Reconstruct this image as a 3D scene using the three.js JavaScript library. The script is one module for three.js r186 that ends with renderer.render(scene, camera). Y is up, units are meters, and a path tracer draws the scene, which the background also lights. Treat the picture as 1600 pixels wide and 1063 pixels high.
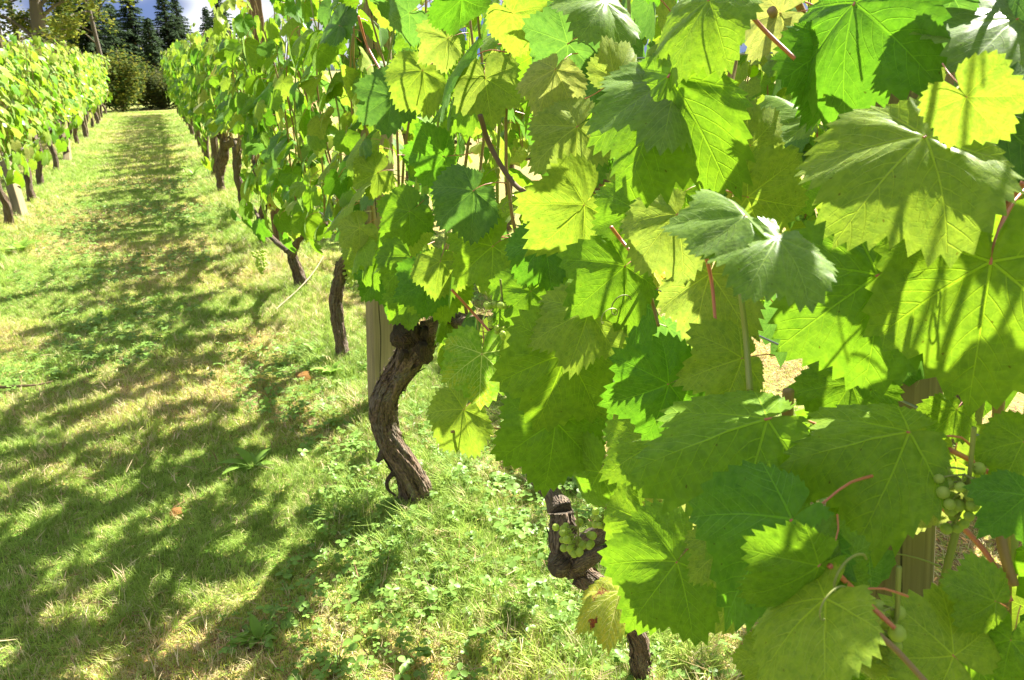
import * as THREE from 'three';
import { mergeGeometries } from 'three/addons/utils/BufferGeometryUtils.js';
import { ImprovedNoise } from 'three/addons/math/ImprovedNoise.js';

// ---------------------------------------------------------------- camera, sky, sun, exposure
const W0 = 1600, H0 = 1063, F = 1220;
const scene = new THREE.Scene();
const camera = new THREE.PerspectiveCamera(2 * Math.atan(H0 / 2 / F) * 180 / Math.PI, W0 / H0, 0.05, 600);
camera.position.set(0, 1.5, 0);
camera.rotation.order = 'YXZ';
camera.rotation.y = -23.83 * Math.PI / 180;
camera.rotation.x = -19.31 * Math.PI / 180;
camera.updateMatrixWorld(true);
camera.focus = 1.5; camera.userData.fStop = 15;
const renderer = new THREE.WebGLRenderer({ antialias: true });
renderer.toneMapping = THREE.LinearToneMapping;
renderer.toneMappingExposure = 4.6;
renderer.shadowMap.enabled = true;

const perlin = new ImprovedNoise();
const n3 = (x, y, z) => perlin.noise(x, y, z);
const fbm = (x, y, z, o = 4) => { let s = 0, a = 0.5; for (let i = 0; i < o; i++) { s += a * n3(x, y, z); x *= 2.03; y *= 2.03; z *= 2.03; a *= 0.5; } return s; };
const clamp = THREE.MathUtils.clamp, lerp = THREE.MathUtils.lerp, smooth = THREE.MathUtils.smoothstep;
function rng(seed) { let s = seed | 0; return () => { s = (s + 0x6d2b79f5) | 0; let t = Math.imul(s ^ (s >>> 15), 1 | s); t = (t + Math.imul(t ^ (t >>> 7), 61 | t)) ^ t; return ((t ^ (t >>> 14)) >>> 0) / 4294967296; }; }

const sunDir = new THREE.Vector3(0.62, 0.72, -0.31).normalize();
const sun = new THREE.DirectionalLight(new THREE.Color(1, 0.95, 0.86), 5);
sun.name = 'sun'; sun.position.copy(sunDir).multiplyScalar(60); sun.castShadow = true;
sun.shadow.camera.left = sun.shadow.camera.bottom = -40; sun.shadow.camera.right = sun.shadow.camera.top = 40; sun.shadow.camera.far = 200;
scene.add(sun); scene.add(sun.target);

{ // sky: blue air, broken white clouds all round
  const W = 1024, H = 512, d = new Float32Array(W * H * 4);
  for (let r = 0; r < H; r++) for (let c = 0; c < W; c++) {
    const up = ((r + .5) / H - .5) * Math.PI, az = ((c + .5) / W - .5) * 2 * Math.PI;
    const x = Math.cos(az) * Math.cos(up), y = Math.sin(up), z = Math.sin(az) * Math.cos(up);
    const e = Math.max(0, y);
    const k = Math.pow(1 - e, 3);
    let R = lerp(.014, .034, k), G = lerp(.034, .06, k), B = lerp(.10, .14, k);
    const dens = fbm(x * 6 + 3.1, y * 13 + 1.7, z * 6 - 2.2, 6) * 1.9 + .22;
    const a = smooth(dens, -.12, .42);
    const lit = .15 + .24 * smooth(fbm(x * 9 - 7, y * 18 + 5, z * 9 + 1, 4) * 1.8 + .3 + y * .25, -.1, .8);
    const g = Math.exp(-Math.acos(clamp(x * sunDir.x + y * sunDir.y + z * sunDir.z, -1, 1)) / .35);
    const m = .8 * (1 + 1.6 * g);
    R = lerp(R, lit * .97, a) * m; G = lerp(G, lit, a) * m; B = lerp(B, lit * 1.06, a) * m;
    if (y < 0) { R = .04; G = .05; B = .03; }
    d.set([R, G, B, 1], (r * W + c) * 4);
  }
  const t = new THREE.DataTexture(d, W, H, THREE.RGBAFormat, THREE.FloatType);
  t.mapping = THREE.EquirectangularReflectionMapping; t.magFilter = t.minFilter = THREE.LinearFilter; t.needsUpdate = true;
  scene.background = t; scene.environment = t;
}

// ---------------------------------------------------------------- helpers
const V = (x, y, z) => new THREE.Vector3(x, y, z);
const camQ = camera.quaternion.clone(), camP = camera.position.clone();
const ray = (px, py) => V((px - W0 / 2) / F, (H0 / 2 - py) / F, -1).applyQuaternion(camQ);
const at = (px, py, depth) => ray(px, py).multiplyScalar(depth).add(camP);       // a point seen at a pixel, at a depth in metres
const atX = (px, py, X) => { const r = ray(px, py); return r.multiplyScalar(X / r.x).add(camP); };   // where that line of sight meets the row plane x = X
const onGround = (px, py) => { const r = ray(px, py); return r.multiplyScalar(-camP.y / r.y).add(camP); };
// a point of an upright trunk: the line of sight through the pixel meets the upright plane that faces the camera at the trunk's foot, dz nearer or farther
const fwd = V(0, 0, -1).applyQuaternion(camQ).setY(0).normalize();
const upright = (px, py, foot, dz = 0) => { const r = ray(px, py); return r.multiplyScalar((foot.clone().sub(camP).dot(fwd) + dz) / r.dot(fwd)).add(camP); };
const used = new Map();
function numbered(n) { const k = used.get(n) || 0; used.set(n, k + 1); return k ? n + '_' + String(k).padStart(3, '0') : n; }
function tag(o, label, category, group, kind) { if (label) o.userData.label = label; if (category) o.userData.category = category; if (group) o.userData.group = group; if (kind) o.userData.kind = kind; return o; }
function thing(name, p, label, category, group) { const o = new THREE.Group(); o.name = numbered(name); o.position.copy(p); scene.add(o); return tag(o, label, category, group); }
function mesh(name, geo, mat, parent = scene) { const o = new THREE.Mesh(geo, mat); o.name = parent === scene ? numbered(name) : name; o.castShadow = o.receiveShadow = true; parent.add(o); return o; }
function inst(name, geo, mat, list, parent = scene) {
  const o = new THREE.InstancedMesh(geo, mat, list.length); o.name = parent === scene ? numbered(name) : name; o.castShadow = o.receiveShadow = true;
  list.forEach((e, i) => { o.setMatrixAt(i, e.m); if (e.c) o.setColorAt(i, e.c); });
  parent.add(o); o.userData.kind = 'stuff'; return o;
}
const canvasTex = (c, srgb, rep) => { const t = new THREE.CanvasTexture(c); if (srgb) t.colorSpace = THREE.SRGBColorSpace; if (rep) t.wrapS = t.wrapT = THREE.RepeatWrapping; return t; };
function dataTex(w, h, fn, srgb) {
  const d = new Uint8Array(w * h * 4);
  for (let y = 0; y < h; y++) for (let x = 0; x < w; x++) { const c = fn(x / w, y / h); d.set([clamp(c[0], 0, 1) * 255, clamp(c[1], 0, 1) * 255, clamp(c[2], 0, 1) * 255, 255], (y * w + x) * 4); }
  const t = new THREE.DataTexture(d, w, h); t.wrapS = t.wrapT = THREE.RepeatWrapping; t.magFilter = t.minFilter = THREE.LinearFilter; if (srgb) t.colorSpace = THREE.SRGBColorSpace; t.needsUpdate = true; return t;
}
const rgb = (r, g, b) => new THREE.Color().setRGB(r, g, b);
// tileable noise on the unit square
const tn = (u, v, f, s = 0) => { const a = u * 2 * Math.PI, b = v * 2 * Math.PI, k = f / (2 * Math.PI); return n3(Math.cos(a) * k + s, Math.sin(a) * k + Math.cos(b) * k * 1.37, Math.sin(b) * k - s); };

// ---------------------------------------------------------------- textures
const MAINV = [0, 52, -52, 106, -106];          // vein angles from the midrib, degrees
const VLEN = [0.97, 0.86, 0.86, 0.66, 0.66];
const LU = (x) => .5 + x / 2.2, LV = (y) => (y + .85) / 2.0;
function leafCanvas(kind, S = 1024) {
  const c = document.createElement('canvas'); c.width = c.height = S; const g = c.getContext('2d'), R = rng(77);
  const X = (x) => LU(x) * S, Y = (y) => (1 - LV(y)) * S;
  const bump = kind === 'bump';
  g.fillStyle = bump ? '#808080' : kind === 'veined' ? 'rgb(150,186,62)' : kind === 'scorched' ? 'rgb(176,190,70)' : 'rgb(206,209,200)'; g.fillRect(0, 0, S, S);
  if (!bump) for (let i = 0; i < 2600; i++) { // mottling of the blade
    const v = R(); g.fillStyle = v < .5 ? 'rgba(140,165,140,.13)' : 'rgba(250,245,190,.12)'; g.beginPath(); g.ellipse(R() * S, R() * S, 6 + R() * 34, 4 + R() * 20, R() * 3, 0, 7); g.fill();
  } else for (let i = 0; i < 6500; i++) { const v = R() < .5 ? 0 : 255; if (i % 5 === 0) { g.fillStyle = `rgba(${v},${v},${v},.07)`; g.beginPath(); g.ellipse(R() * S, R() * S, 14 + R() * 16, 10 + R() * 12, R() * 3, 0, 7); g.fill(); } g.fillStyle = `rgba(${v},${v},${v},.06)`; g.beginPath(); g.ellipse(R() * S, R() * S, 5 + R() * 12, 4 + R() * 9, R() * 3, 0, 7); g.fill(); }
  const curve = (pts, w0, w1, col) => { for (let i = 0; i < pts.length - 1; i++) { g.strokeStyle = col; g.lineCap = 'round'; g.lineWidth = lerp(w0, w1, i / (pts.length - 1)); g.beginPath(); g.moveTo(X(pts[i][0]), Y(pts[i][1])); g.lineTo(X(pts[i + 1][0]), Y(pts[i + 1][1])); g.stroke(); } };
  if (!bump) for (let i = 0; i < 34; i++) { g.fillStyle = 'rgba(120,84,40,.55)'; g.beginPath(); g.ellipse(R() * S, R() * S, 1.5 + R() * 4, 1.5 + R() * 3, R() * 3, 0, 7); g.fill(); } // rust specks
  const veins = [];
  MAINV.forEach((a, i) => {
    const bend = (i ? Math.sign(a) * -.12 : 0.02), pts = [], n = 14;
    for (let k = 0; k <= n; k++) { const t = k / n * VLEN[i], th = a * Math.PI / 180 + bend * (t - .2); pts.push([Math.sin(th) * t, Math.cos(th) * t]); }
    veins.push({ pts, w0: 9, w1: 2.2, lev: 1 });
    for (let k = 2; k < n; k++) for (const sd of [-1, 1]) {
      if (i > 2 && Math.sign(a) * sd < 0 && k < 4) continue;
      if ((k + (sd > 0 ? 0 : 1)) % 2) continue;
      const [sx, sy] = pts[k], th0 = Math.atan2(pts[k][0] - pts[k - 1][0], pts[k][1] - pts[k - 1][1]) + sd * .82, L = (.46 - .3 * k / n) * (i > 2 ? .75 : 1), q = [];
      for (let j = 0; j <= 8; j++) { const t = j / 8 * L, th = th0 - sd * t * 0.7; q.push([sx + Math.sin(th) * t, sy + Math.cos(th) * t]); }
      veins.push({ pts: q, w0: 4.2, w1: 1.2, lev: 2 });
      for (let j = 2; j < 8; j += 2) for (const s2 of [-1, 1]) { const th = th0 + s2 * .95, l2 = .07 + R() * .06; veins.push({ pts: [q[j], [q[j][0] + Math.sin(th) * l2, q[j][1] + Math.cos(th) * l2]], w0: 1.8, w1: 1, lev: 3 }); }
    }
  });
  if (kind === 'veined' || kind === 'scorched') for (const v of veins) if (v.lev === 2) for (let j = 2; j < 8; j++) { // yellow patches in the fields between the side veins
    const [x, y] = v.pts[j], [x1, y1] = v.pts[j - 1], a = Math.atan2(x - x1, y - y1), off = .045; 
    for (const sd of [-1, 1]) for (let k = 0; k < 5; k++) { const q = off * (.6 + R() * .9) * sd; g.fillStyle = `rgba(${226 + R() * 20},${206 + R() * 16},${70 + R() * 40},.15)`; g.beginPath(); g.ellipse(X(x + Math.cos(a) * q + (R() - .5) * .03), Y(y - Math.sin(a) * q + (R() - .5) * .03), 5 + R() * 11, 3 + R() * 7, R() * 3, 0, 7); if (Math.hypot(x, y) > .42 + R() * .25) g.fill(); }
  }
  for (const v of veins) {
    if (bump) curve(v.pts, v.w0 * (v.lev === 1 ? 1.3 : 1), v.w1, v.lev === 1 ? '#f4f4f4' : v.lev === 2 ? '#d8d8d8' : 'rgba(190,190,190,.28)');
    else curve(v.pts, v.w0, v.w1, v.lev === 1 ? 'rgb(255,252,214)' : v.lev === 2 ? 'rgba(246,244,206,.9)' : 'rgba(235,238,205,.55)');
  }
  if (kind === 'scorched') for (const [bx, by, br] of [[.28, .3, .13], [-.2, .62, .07], [-.5, .1, .05]]) for (let i = 0; i < 240; i++) { // dry brown blotches with ragged outlines
    const a = R() * 6.3, r = br * Math.sqrt(R()) * (1 + .5 * Math.sin(a * 3 + bx * 9) + .3 * Math.sin(a * 7)); g.fillStyle = ['rgba(96,40,18,.5)', 'rgba(150,64,26,.5)', 'rgba(176,104,46,.45)'][i % 3]; g.beginPath(); g.ellipse(X(bx + Math.sin(a) * r), Y(by + Math.cos(a) * r), 3 + R() * 9, 2 + R() * 6, a, 0, 7); g.fill();
  }
  return c;
}
const leafMap = canvasTex(leafCanvas('plain'), true), leafBump = canvasTex(leafCanvas('bump', 1024), false);
const veinedMap = canvasTex(leafCanvas('veined'), true), scorchMap = canvasTex(leafCanvas('scorched'), true);

const barkH = (u, v) => { const w = u + .05 * tn(u, v, 5, 2); return .5 + .34 * tn(w, v * .2 + .1, 60, 1) + .36 * tn(w, v * .45, 130, 5) + .3 * tn(u, v, 50, 9); };
const barkMap = dataTex(256, 512, (u, v) => { const h = clamp(barkH(u, v), 0, 1), k = .5 + .5 * tn(u, v, 7, 4), l = smooth(tn(u, v, 9, 13) + .3 * tn(u, v, 40, 3), .12, .4); const b = .28 + .5 * h; return [lerp(b * (1 + .10 * k), .66, l * .45), lerp(b * .9, .66, l * .45), lerp(b * (.78 - .05 * k), .6, l * .45)]; }, true);
const barkBump = dataTex(256, 512, (u, v) => { const h = barkH(u, v); return [h, h, h]; });
const woodH = (u, v) => .5 + .5 * tn(u, v * .03, 60, 2) + .25 * tn(u, v * .08, 150, 7);
const crack = (u, v) => { let c = 0; for (const [p, s] of [[.18, 1], [.47, 2], [.8, 3]]) { const q = p + .02 * tn(.3, v, 6, s * 5); c = Math.max(c, (1 - smooth(Math.abs(u - q), .002, .008)) * smooth(tn(.7, v, 4, s), -.15, .1)); } return c; };
const woodMap = dataTex(256, 1024, (u, v) => { const h = clamp(woodH(u, v), 0, 1), k = tn(u, v, 6, 3), c = crack(u, v); const b = (.56 + .18 * h + .08 * k) * (1 - .7 * c); return [b * 1.02, b * .94, b * .76]; }, true);
const woodBump = dataTex(256, 1024, (u, v) => { const h = woodH(u, v) * .5 + .3 - crack(u, v) * .5; return [h, h, h]; });

// ---------------------------------------------------------------- materials
const M = {};
const leafy = (o) => new THREE.MeshPhysicalMaterial({ roughness: 1, transmission: .52, thickness: 0, specularIntensity: .15, side: THREE.DoubleSide, ...o });
const speckle = dataTex(256, 256, (u, v) => { const h = .72 + .5 * tn(u, v, 60, 3) + .4 * tn(u, v, 130, 8); return [h, h, h]; });
const leafMat = (r, g, b, o = {}) => leafy({ color: rgb(r, g, b), map: leafMap, bumpMap: leafBump, bumpScale: .0016, clearcoat: .68, clearcoatMap: speckle, clearcoatRoughness: .36, ...o });
const leafMats = [
  leafMat(.34, .545, .026), leafMat(.27, .49, .022), leafMat(.42, .58, .05), leafMat(.18, .42, .02), leafMat(.47, .59, .085), leafMat(.295, .525, .022),
  leafMat(.56, .59, .15), leafMat(.17, .35, .05, { clearcoat: .9 }), leafMat(.60, .74, .28, { map: veinedMap }), leafMat(.72, .72, .3, { map: scorchMap }), leafMat(.62, .30, .09),
];
// tones: 0 green, 1 green, 2 light green, 3 dark, 4 yellow green, 5 green, 6 yellow, 7 bluish dark, 8 yellow between the veins, 9 yellow with brown, 10 dry brown
const foliageMat = leafMat(1, 1, 1, { clearcoat: 1, clearcoatRoughness: .36 }), glossLeaf = leafMat(.29, .48, .05, { clearcoat: 1 });
const toneColor = leafMats.map((m) => m.color.clone());
const barkMat = new THREE.MeshStandardMaterial({ color: rgb(.52, .49, .45), map: barkMap, bumpMap: barkBump, bumpScale: .012, roughness: .95 });
const darkBark = new THREE.MeshStandardMaterial({ color: rgb(.27, .24, .21), map: barkMap, bumpMap: barkBump, bumpScale: .014, roughness: .95 });
const paleBark = new THREE.MeshStandardMaterial({ color: rgb(.5, .49, .47), map: barkMap, bumpMap: barkBump, bumpScale: .012, roughness: .95 });
const postMat = new THREE.MeshStandardMaterial({ color: rgb(.48, .46, .34), map: woodMap, bumpMap: woodBump, bumpScale: .002, roughness: .9 });
const palePost = postMat.clone(); palePost.color = rgb(.74, .70, .56);
const brownPost = new THREE.MeshStandardMaterial({ color: rgb(.42, .30, .22), map: woodMap, bumpMap: woodBump, bumpScale: .002, roughness: .9 });
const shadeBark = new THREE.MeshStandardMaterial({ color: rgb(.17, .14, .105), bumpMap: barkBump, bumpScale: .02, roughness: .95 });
const caneMat = new THREE.MeshPhysicalMaterial({ color: rgb(.26, .17, .06), roughness: .55 });
const greenCane = new THREE.MeshPhysicalMaterial({ color: rgb(.24, .27, .06), roughness: .5 });
const darkCane = new THREE.MeshStandardMaterial({ color: rgb(.13, .08, .04), roughness: .8 });
const redStalk = new THREE.MeshPhysicalMaterial({ color: rgb(.48, .15, .07), roughness: .45, clearcoat: .3, clearcoatRoughness: .4 });
const wireMat = new THREE.MeshStandardMaterial({ color: rgb(.26, .28, .28), metalness: .6, roughness: .45 });
const grapeMat = leafy({ color: rgb(.50, .62, .12), transmission: .45, clearcoat: .6, clearcoatRoughness: .3 });

// ---------------------------------------------------------------- leaf shapes
const RC = [[0, 1], [12, .9], [27, .76], [40, .86], [53, .92], [66, .80], [82, .67], [97, .72], [112, .73], [130, .66], [150, .56], [166, .44], [174, .2], [180, .03]];
function rOf(th) { const a = Math.abs(th); for (let i = 0; i < RC.length - 1; i++) if (a <= RC[i + 1][0]) { let t = (a - RC[i][0]) / (RC[i + 1][0] - RC[i][0]); return lerp(RC[i][1], RC[i + 1][1], t * .4 + .6 * t * t * (3 - 2 * t)); } return .03; }
function leafGeo(seed, teeth, rings, o = {}) {
  const R = rng(seed), { fold = .1, cup = .12, droop = .25, wave = .05, lobe = 1, base = 1, puck = .03, twist = 0 } = o, ph = R() * 9, ph2 = R() * 9;
  const out = [];
  const asL = 1 + (R() - .5) * .14, asR = 1 + (R() - .5) * .14;
  const nPts = teeth * 4;
  for (let i = 0; i < nPts; i++) {
    const s = i / nPts * 2 - 1;                                  // -1..1 round the outline from the stalk
    let th = s * 179.5; const peak = i % 2 === 0;
    th += peak ? Math.sign(s) * -1.1 * 180 / nPts * .55 : 0;      // teeth lean to the tip
    let r = rOf(th); r = lerp(.86 * (Math.abs(th) > 160 ? rOf(th) : 1), r, lobe);
    const big = .045 + .02 * R(), fade = 1 - smooth(Math.abs(th), 158, 175);
    r *= 1 + (peak ? big : -big * .8) * fade * (teeth > 12 ? 1 : .8); r *= (s < 0 ? asL : asR);
    r *= lerp(1, base, smooth(Math.abs(th), 78, 125));
    r *= 1 + .04 * n3(th * .03, seed * 1.7, 3);
    out.push([th * Math.PI / 180, r]);
  }
  const pos = [], uv = [], idx = [];
  const push = (th, r) => {
    const x = Math.sin(th) * r, y = Math.cos(th) * r; let z = 0;
    const ax = Math.abs(x);
    z -= fold * ax + cup * r * r - fold * .0;
    const yy = Math.max(0, y); z -= droop * yy * yy;
    z += wave * Math.sin(th * 3 + ph) * r * r + wave * .7 * Math.sin(th * 7 + ph2) * r * r * r;
    let near = 9; for (const a of MAINV) near = Math.min(near, Math.abs(th - a * Math.PI / 180)); z += puck * Math.sin(Math.min(near, .45) / .45 * Math.PI / 2) * Math.sin(Math.min(1, r * 1.2) * Math.PI * .8);
    z += twist * x * y; if (rings === 7) z += (.020 * n3(x * 8 + seed, y * 8, 1) + .010 * n3(x * 19, y * 19 + seed, 2)) * Math.min(1, r * 4);
    pos.push(x, y, z); uv.push(LU(x), LV(y));
  };
  push(0, 0);
  const ts = rings === 7 ? [.12, .28, .43, .57, .71, .86, 1] : rings === 3 ? [.36, .72, 1] : rings === 2 ? [.55, 1] : [1];
  for (const t of ts) for (const [th, r] of out) push(th, r * t);
  const n = out.length;
  for (let i = 0; i < n; i++) {
    const j = (i + 1) % n; if (j === 0) continue;                 // open at the stalk
    idx.push(0, 1 + j, 1 + i);
    for (let k = 0; k < ts.length - 1; k++) { const a = 1 + k * n, b = a + n; idx.push(a + i, a + j, b + i, a + j, b + j, b + i); }
  }
  const g = new THREE.BufferGeometry(); g.setAttribute('position', new THREE.Float32BufferAttribute(pos, 3)); g.setAttribute('uv', new THREE.Float32BufferAttribute(uv, 2)); g.setIndex(idx); g.computeVertexNormals(); return g;
}
const shapes = [
  { fold: .04, cup: .08, droop: .12, wave: .03 }, { fold: .12, cup: .1, droop: .3, wave: .06 }, { fold: -.08, cup: .16, droop: .25, wave: .05 }, { fold: .3, cup: .05, droop: .25, wave: .07, twist: .15 },
  { fold: .6, cup: 0, droop: .3, wave: .06 }, { fold: .1, cup: .2, droop: .1, wave: .1, lobe: .75 }, { fold: -.25, cup: .1, droop: .35, wave: .05, twist: -.25 }, { fold: .15, cup: .1, droop: .5, wave: .05, twist: .2, lobe: .85 },
];
for (let i = 0; i < 8; i++) shapes.push({ ...shapes[i], base: .56, lobe: [1.25, .6, 1.1, .8, 1.2, 1, .7, 1.15][i], twist: (shapes[i].twist || 0) + [.1, -.15, .2, -.1, .1, -.2, .1, -.15][i], wave: shapes[i].wave * 1.4 });
const HI = shapes.map((s, i) => leafGeo(11 + i, 17 + i * 5 % 8, 7, { ...s, puck: .038 }));
const MID = shapes.map((s, i) => leafGeo(31 + i, 10 + i % 3, 2, s));
const LOW = shapes.slice(0, 5).map((s, i) => leafGeo(51 + i, 5, 1, { ...s, puck: 0 }));
const LOWF = shapes.slice(0, 4).map((s, i) => leafGeo(61 + i, 6, 2, { ...s, puck: 0 }));

function tube(pts, radii, nr = 6, nl = 0, o = {}) {   // a tapered tube along a smooth line, uv in metres; rough = bark ridges
  const c = new THREE.CatmullRomCurve3(pts, false, 'centripetal'); nl = nl || Math.max(3, pts.length * 3);
  const L = c.getLength(), pos = [], uv = [], idx = []; let N = null; const T = V(0, 0, 0);
  for (let i = 0; i <= nl; i++) {
    const t = i / nl, p = c.getPoint(t); c.getTangent(t, T);
    if (!N) { N = Math.abs(T.y) < .9 ? V(0, 1, 0) : V(1, 0, 0); }
    N.addScaledVector(T, -N.dot(T)).normalize(); const B = T.clone().cross(N);
    const f = t * (radii.length - 1), k = Math.min(radii.length - 2, Math.floor(f)), r0 = radii.length > 1 ? lerp(radii[k], radii[k + 1], f - k) : radii[0];
    for (let j = 0; j <= nr; j++) {
      const a = j / nr * 2 * Math.PI; let r = r0;
      if (o.rough) { const tw = a + t * L * (o.twist ?? 3), s = o.seed || 0, ca = Math.cos(tw) * 3, sa = Math.sin(tw) * 3; r *= 1 + o.rough * (1.1 * n3(ca * 1.3, sa * 1.3, t * L * 3 + s) + .9 * n3(ca * .45 + s, sa * .45, t * L * 9) + .6 * Math.abs(n3(ca * 2.6, sa * 2.6 + s, t * L * 5))); }
      pos.push(p.x + (Math.cos(a) * N.x + Math.sin(a) * B.x) * r, p.y + (Math.cos(a) * N.y + Math.sin(a) * B.y) * r, p.z + (Math.cos(a) * N.z + Math.sin(a) * B.z) * r);
      uv.push(j / nr * Math.max(1, Math.round(r0 * 2 * Math.PI / .3)), t * L / .6 * 1);
    }
  }
  for (let i = 0; i < nl; i++) for (let j = 0; j < nr; j++) { const a = i * (nr + 1) + j, b = a + nr + 1; idx.push(a, a + 1, b, a + 1, b + 1, b); }
  const cap = (row, flip) => { const s = row * (nr + 1), q = pos.length / 3; const p = c.getPoint(row ? 1 : 0); pos.push(p.x, p.y, p.z); uv.push(.5, .5); for (let j = 0; j < nr; j++) flip ? idx.push(q, s + j + 1, s + j) : idx.push(q, s + j, s + j + 1); };
  cap(0, true); cap(nl, false);
  const g = new THREE.BufferGeometry(); g.setAttribute('position', new THREE.Float32BufferAttribute(pos, 3)); g.setAttribute('uv', new THREE.Float32BufferAttribute(uv, 2)); g.setIndex(idx); g.computeVertexNormals(); return g;
}
function barkStrips(pts, radii, n, seed) {  // loose shaggy strips of bark along a trunk
  const c = new THREE.CatmullRomCurve3(pts, false, 'centripetal'), R = rng(seed), pos = [], uv = [], idx = [], T = V(0, 0, 0);
  for (let s = 0; s < n; s++) {
    let t = R() * .9, a = R() * 6.28; const len = .05 + R() * .12, w = .0025 + R() * .005, lift = .002 + R() * .006, L = c.getLength(), m = 6, i0 = pos.length / 3;
    for (let k = 0; k <= m; k++) {
      const q = Math.min(.999, t + len * k / m / L), p = c.getPoint(q); c.getTangent(q, T); const N = V(0, 0, 1).addScaledVector(T, -T.z).normalize(), B = T.clone().cross(N), f = q * (radii.length - 1), j = Math.min(radii.length - 2, Math.floor(f)), r = lerp(radii[j], radii[j + 1], f - j) * 1.06 + lift * (k === 0 || k === m ? 2.2 : .6) * (.5 + R() * .5), aa = a + k * .07 * (R() - .3);
      for (const e of [-1, 1]) { const b = aa + e * w * (k === 0 || k === m ? .4 : 1) / r; pos.push(p.x + (N.x * Math.cos(b) + B.x * Math.sin(b)) * r, p.y + (N.y * Math.cos(b) + B.y * Math.sin(b)) * r, p.z + (N.z * Math.cos(b) + B.z * Math.sin(b)) * r); uv.push(.3 + R() * .02 + e * .02, q * L * 1.6); }
      if (k < m) { const u = i0 + k * 2; idx.push(u, u + 1, u + 2, u + 1, u + 3, u + 2); }
    }
  }
  const g = new THREE.BufferGeometry(); g.setAttribute('position', new THREE.Float32BufferAttribute(pos, 3)); g.setAttribute('uv', new THREE.Float32BufferAttribute(uv, 2)); g.setIndex(idx); g.computeVertexNormals(); return g;
}
const stalkGeo = [0, 1, 2].map((i) => tube([V(0, .02, .004), V(0, -.18, -.05 - i * .03), V(.05 * (i - 1), -.45, -.25), V(.1 * (i - 1), -.62, -.5)], [.011, .009, .010, .013], 5, 7));
const grapeGeo = new THREE.SphereGeometry(1, 12, 9);

// ---------------------------------------------------------------- ground
const gh = (x, z) => { const d = Math.hypot(x, z), k = 1 - smooth(d, 25, 60); return k * (.022 * n3(x * 1.1, 2.5, z * 1.1) + .012 * n3(x * 3.1, 7.5, z * 3.1)) + .03 * Math.exp(-((x - .75) ** 2) / .05) * k; };
// how dry, how green, how bare a place is
const dryAt = (x, z) => smooth(fbm(x * .9 + 4, 1.3, z * .9, 3) * 1.7 + .12 + .35 * smooth(x, 1.1, 2) + .10 * smooth(-x, -.3, .9) * 0, -.1, .65);
const coverAt = (x, z) => smooth(fbm(x * .8 - 9, 8.1, z * .8 + 3, 3) * 2 - .02 + .75 * Math.exp(-((x - 1.0) ** 2 + (z + 2.1) ** 2) / .35) + .36 * smooth(-z, 3.2, 4.5) * (1 - smooth(x, .2, .6)) - .6 * smooth(-x, -.55, .05) * smooth(z, -4.4, -3.2), .02, .5);
{
  const xs = [], zs = [];
  for (let i = -300; i <= 300; i++) { const t = i / 300; xs.push(t * 4 + Math.sign(t) * 146 * Math.abs(t) ** 7); }
  for (let i = 0; i <= 420; i++) { const t = i / 420; zs.push(3 - t * 14 - 290 * t ** 7); }
  const pos = [], uv = [], col = [], idx = [];
  for (const z of zs) for (const x of xs) {
    pos.push(x, gh(x, z), z); uv.push(x / 2.3, z / 2.3);
    const d = dryAt(x, z), e = fbm(x * 2, 5, z * 2, 2);
    const g1 = [lerp(.74, 1.1, d) * (1 + e * .4), lerp(.98, .88, d), lerp(.60, .92, d)];
    for (let k = 0; k < 3; k++) g1[k] *= 1.25;
    col.push(g1[0], g1[1], g1[2]);
  }
  const nx = xs.length;
  for (let j = 0; j < zs.length - 1; j++) for (let i = 0; i < nx - 1; i++) { const a = j * nx + i; idx.push(a, a + 1, a + nx, a + 1, a + nx + 1, a + nx); }
  const g = new THREE.BufferGeometry(); g.setAttribute('position', new THREE.Float32BufferAttribute(pos, 3)); g.setAttribute('uv', new THREE.Float32BufferAttribute(uv, 2)); g.setAttribute('color', new THREE.Float32BufferAttribute(col, 3)); g.setIndex(idx); g.computeVertexNormals();
  const S = 1024, c = document.createElement('canvas'), b = document.createElement('canvas'); c.width = c.height = b.width = b.height = S; const q = c.getContext('2d'), qb = b.getContext('2d'), R = rng(5);
  q.fillStyle = 'rgb(112,104,58)'; q.fillRect(0, 0, S, S); qb.fillStyle = '#555'; qb.fillRect(0, 0, S, S);
  for (let i = 0; i < 26000; i++) { // fallen blades, straw and short grass in all directions
    const x = R() * S, y = R() * S, l = 6 + R() * 22, a = R() * 6.3, k = R(), v = .8 + R() * .5, w = 1 + R() * 1.8;
    const col = k < .45 ? [96 * v, 122 * v, 42 * v] : k < .72 ? [150 * v, 148 * v, 78 * v] : k < .9 ? [176 * v, 150 * v, 98 * v] : [84 * v, 60 * v, 40 * v];
    for (const [ox, oy] of [[0, 0], [S, 0], [0, S], [-S, 0], [0, -S]]) {
      if (x + ox < -30 || x + ox > S + 30 || y + oy < -30 || y + oy > S + 30) continue;
      for (const [ctx, st] of [[q, `rgb(${col.map((e) => Math.min(255, e | 0))})`], [qb, `rgba(${[1, 1, 1].map(() => (90 + k * 165) | 0)},.8)`]]) { ctx.strokeStyle = st; ctx.lineWidth = w; ctx.beginPath(); ctx.moveTo(x + ox, y + oy); ctx.lineTo(x + ox + Math.cos(a) * l, y + oy + Math.sin(a) * l); ctx.stroke(); }
    }
  }
  tag(mesh('ground', g, new THREE.MeshStandardMaterial({ map: canvasTex(c, true, true), bumpMap: canvasTex(b, false, true), bumpScale: .012, vertexColors: true, roughness: 1 })), 'mown grass lane and dry grass between the vine rows', null, null, 'structure');
}

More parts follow.
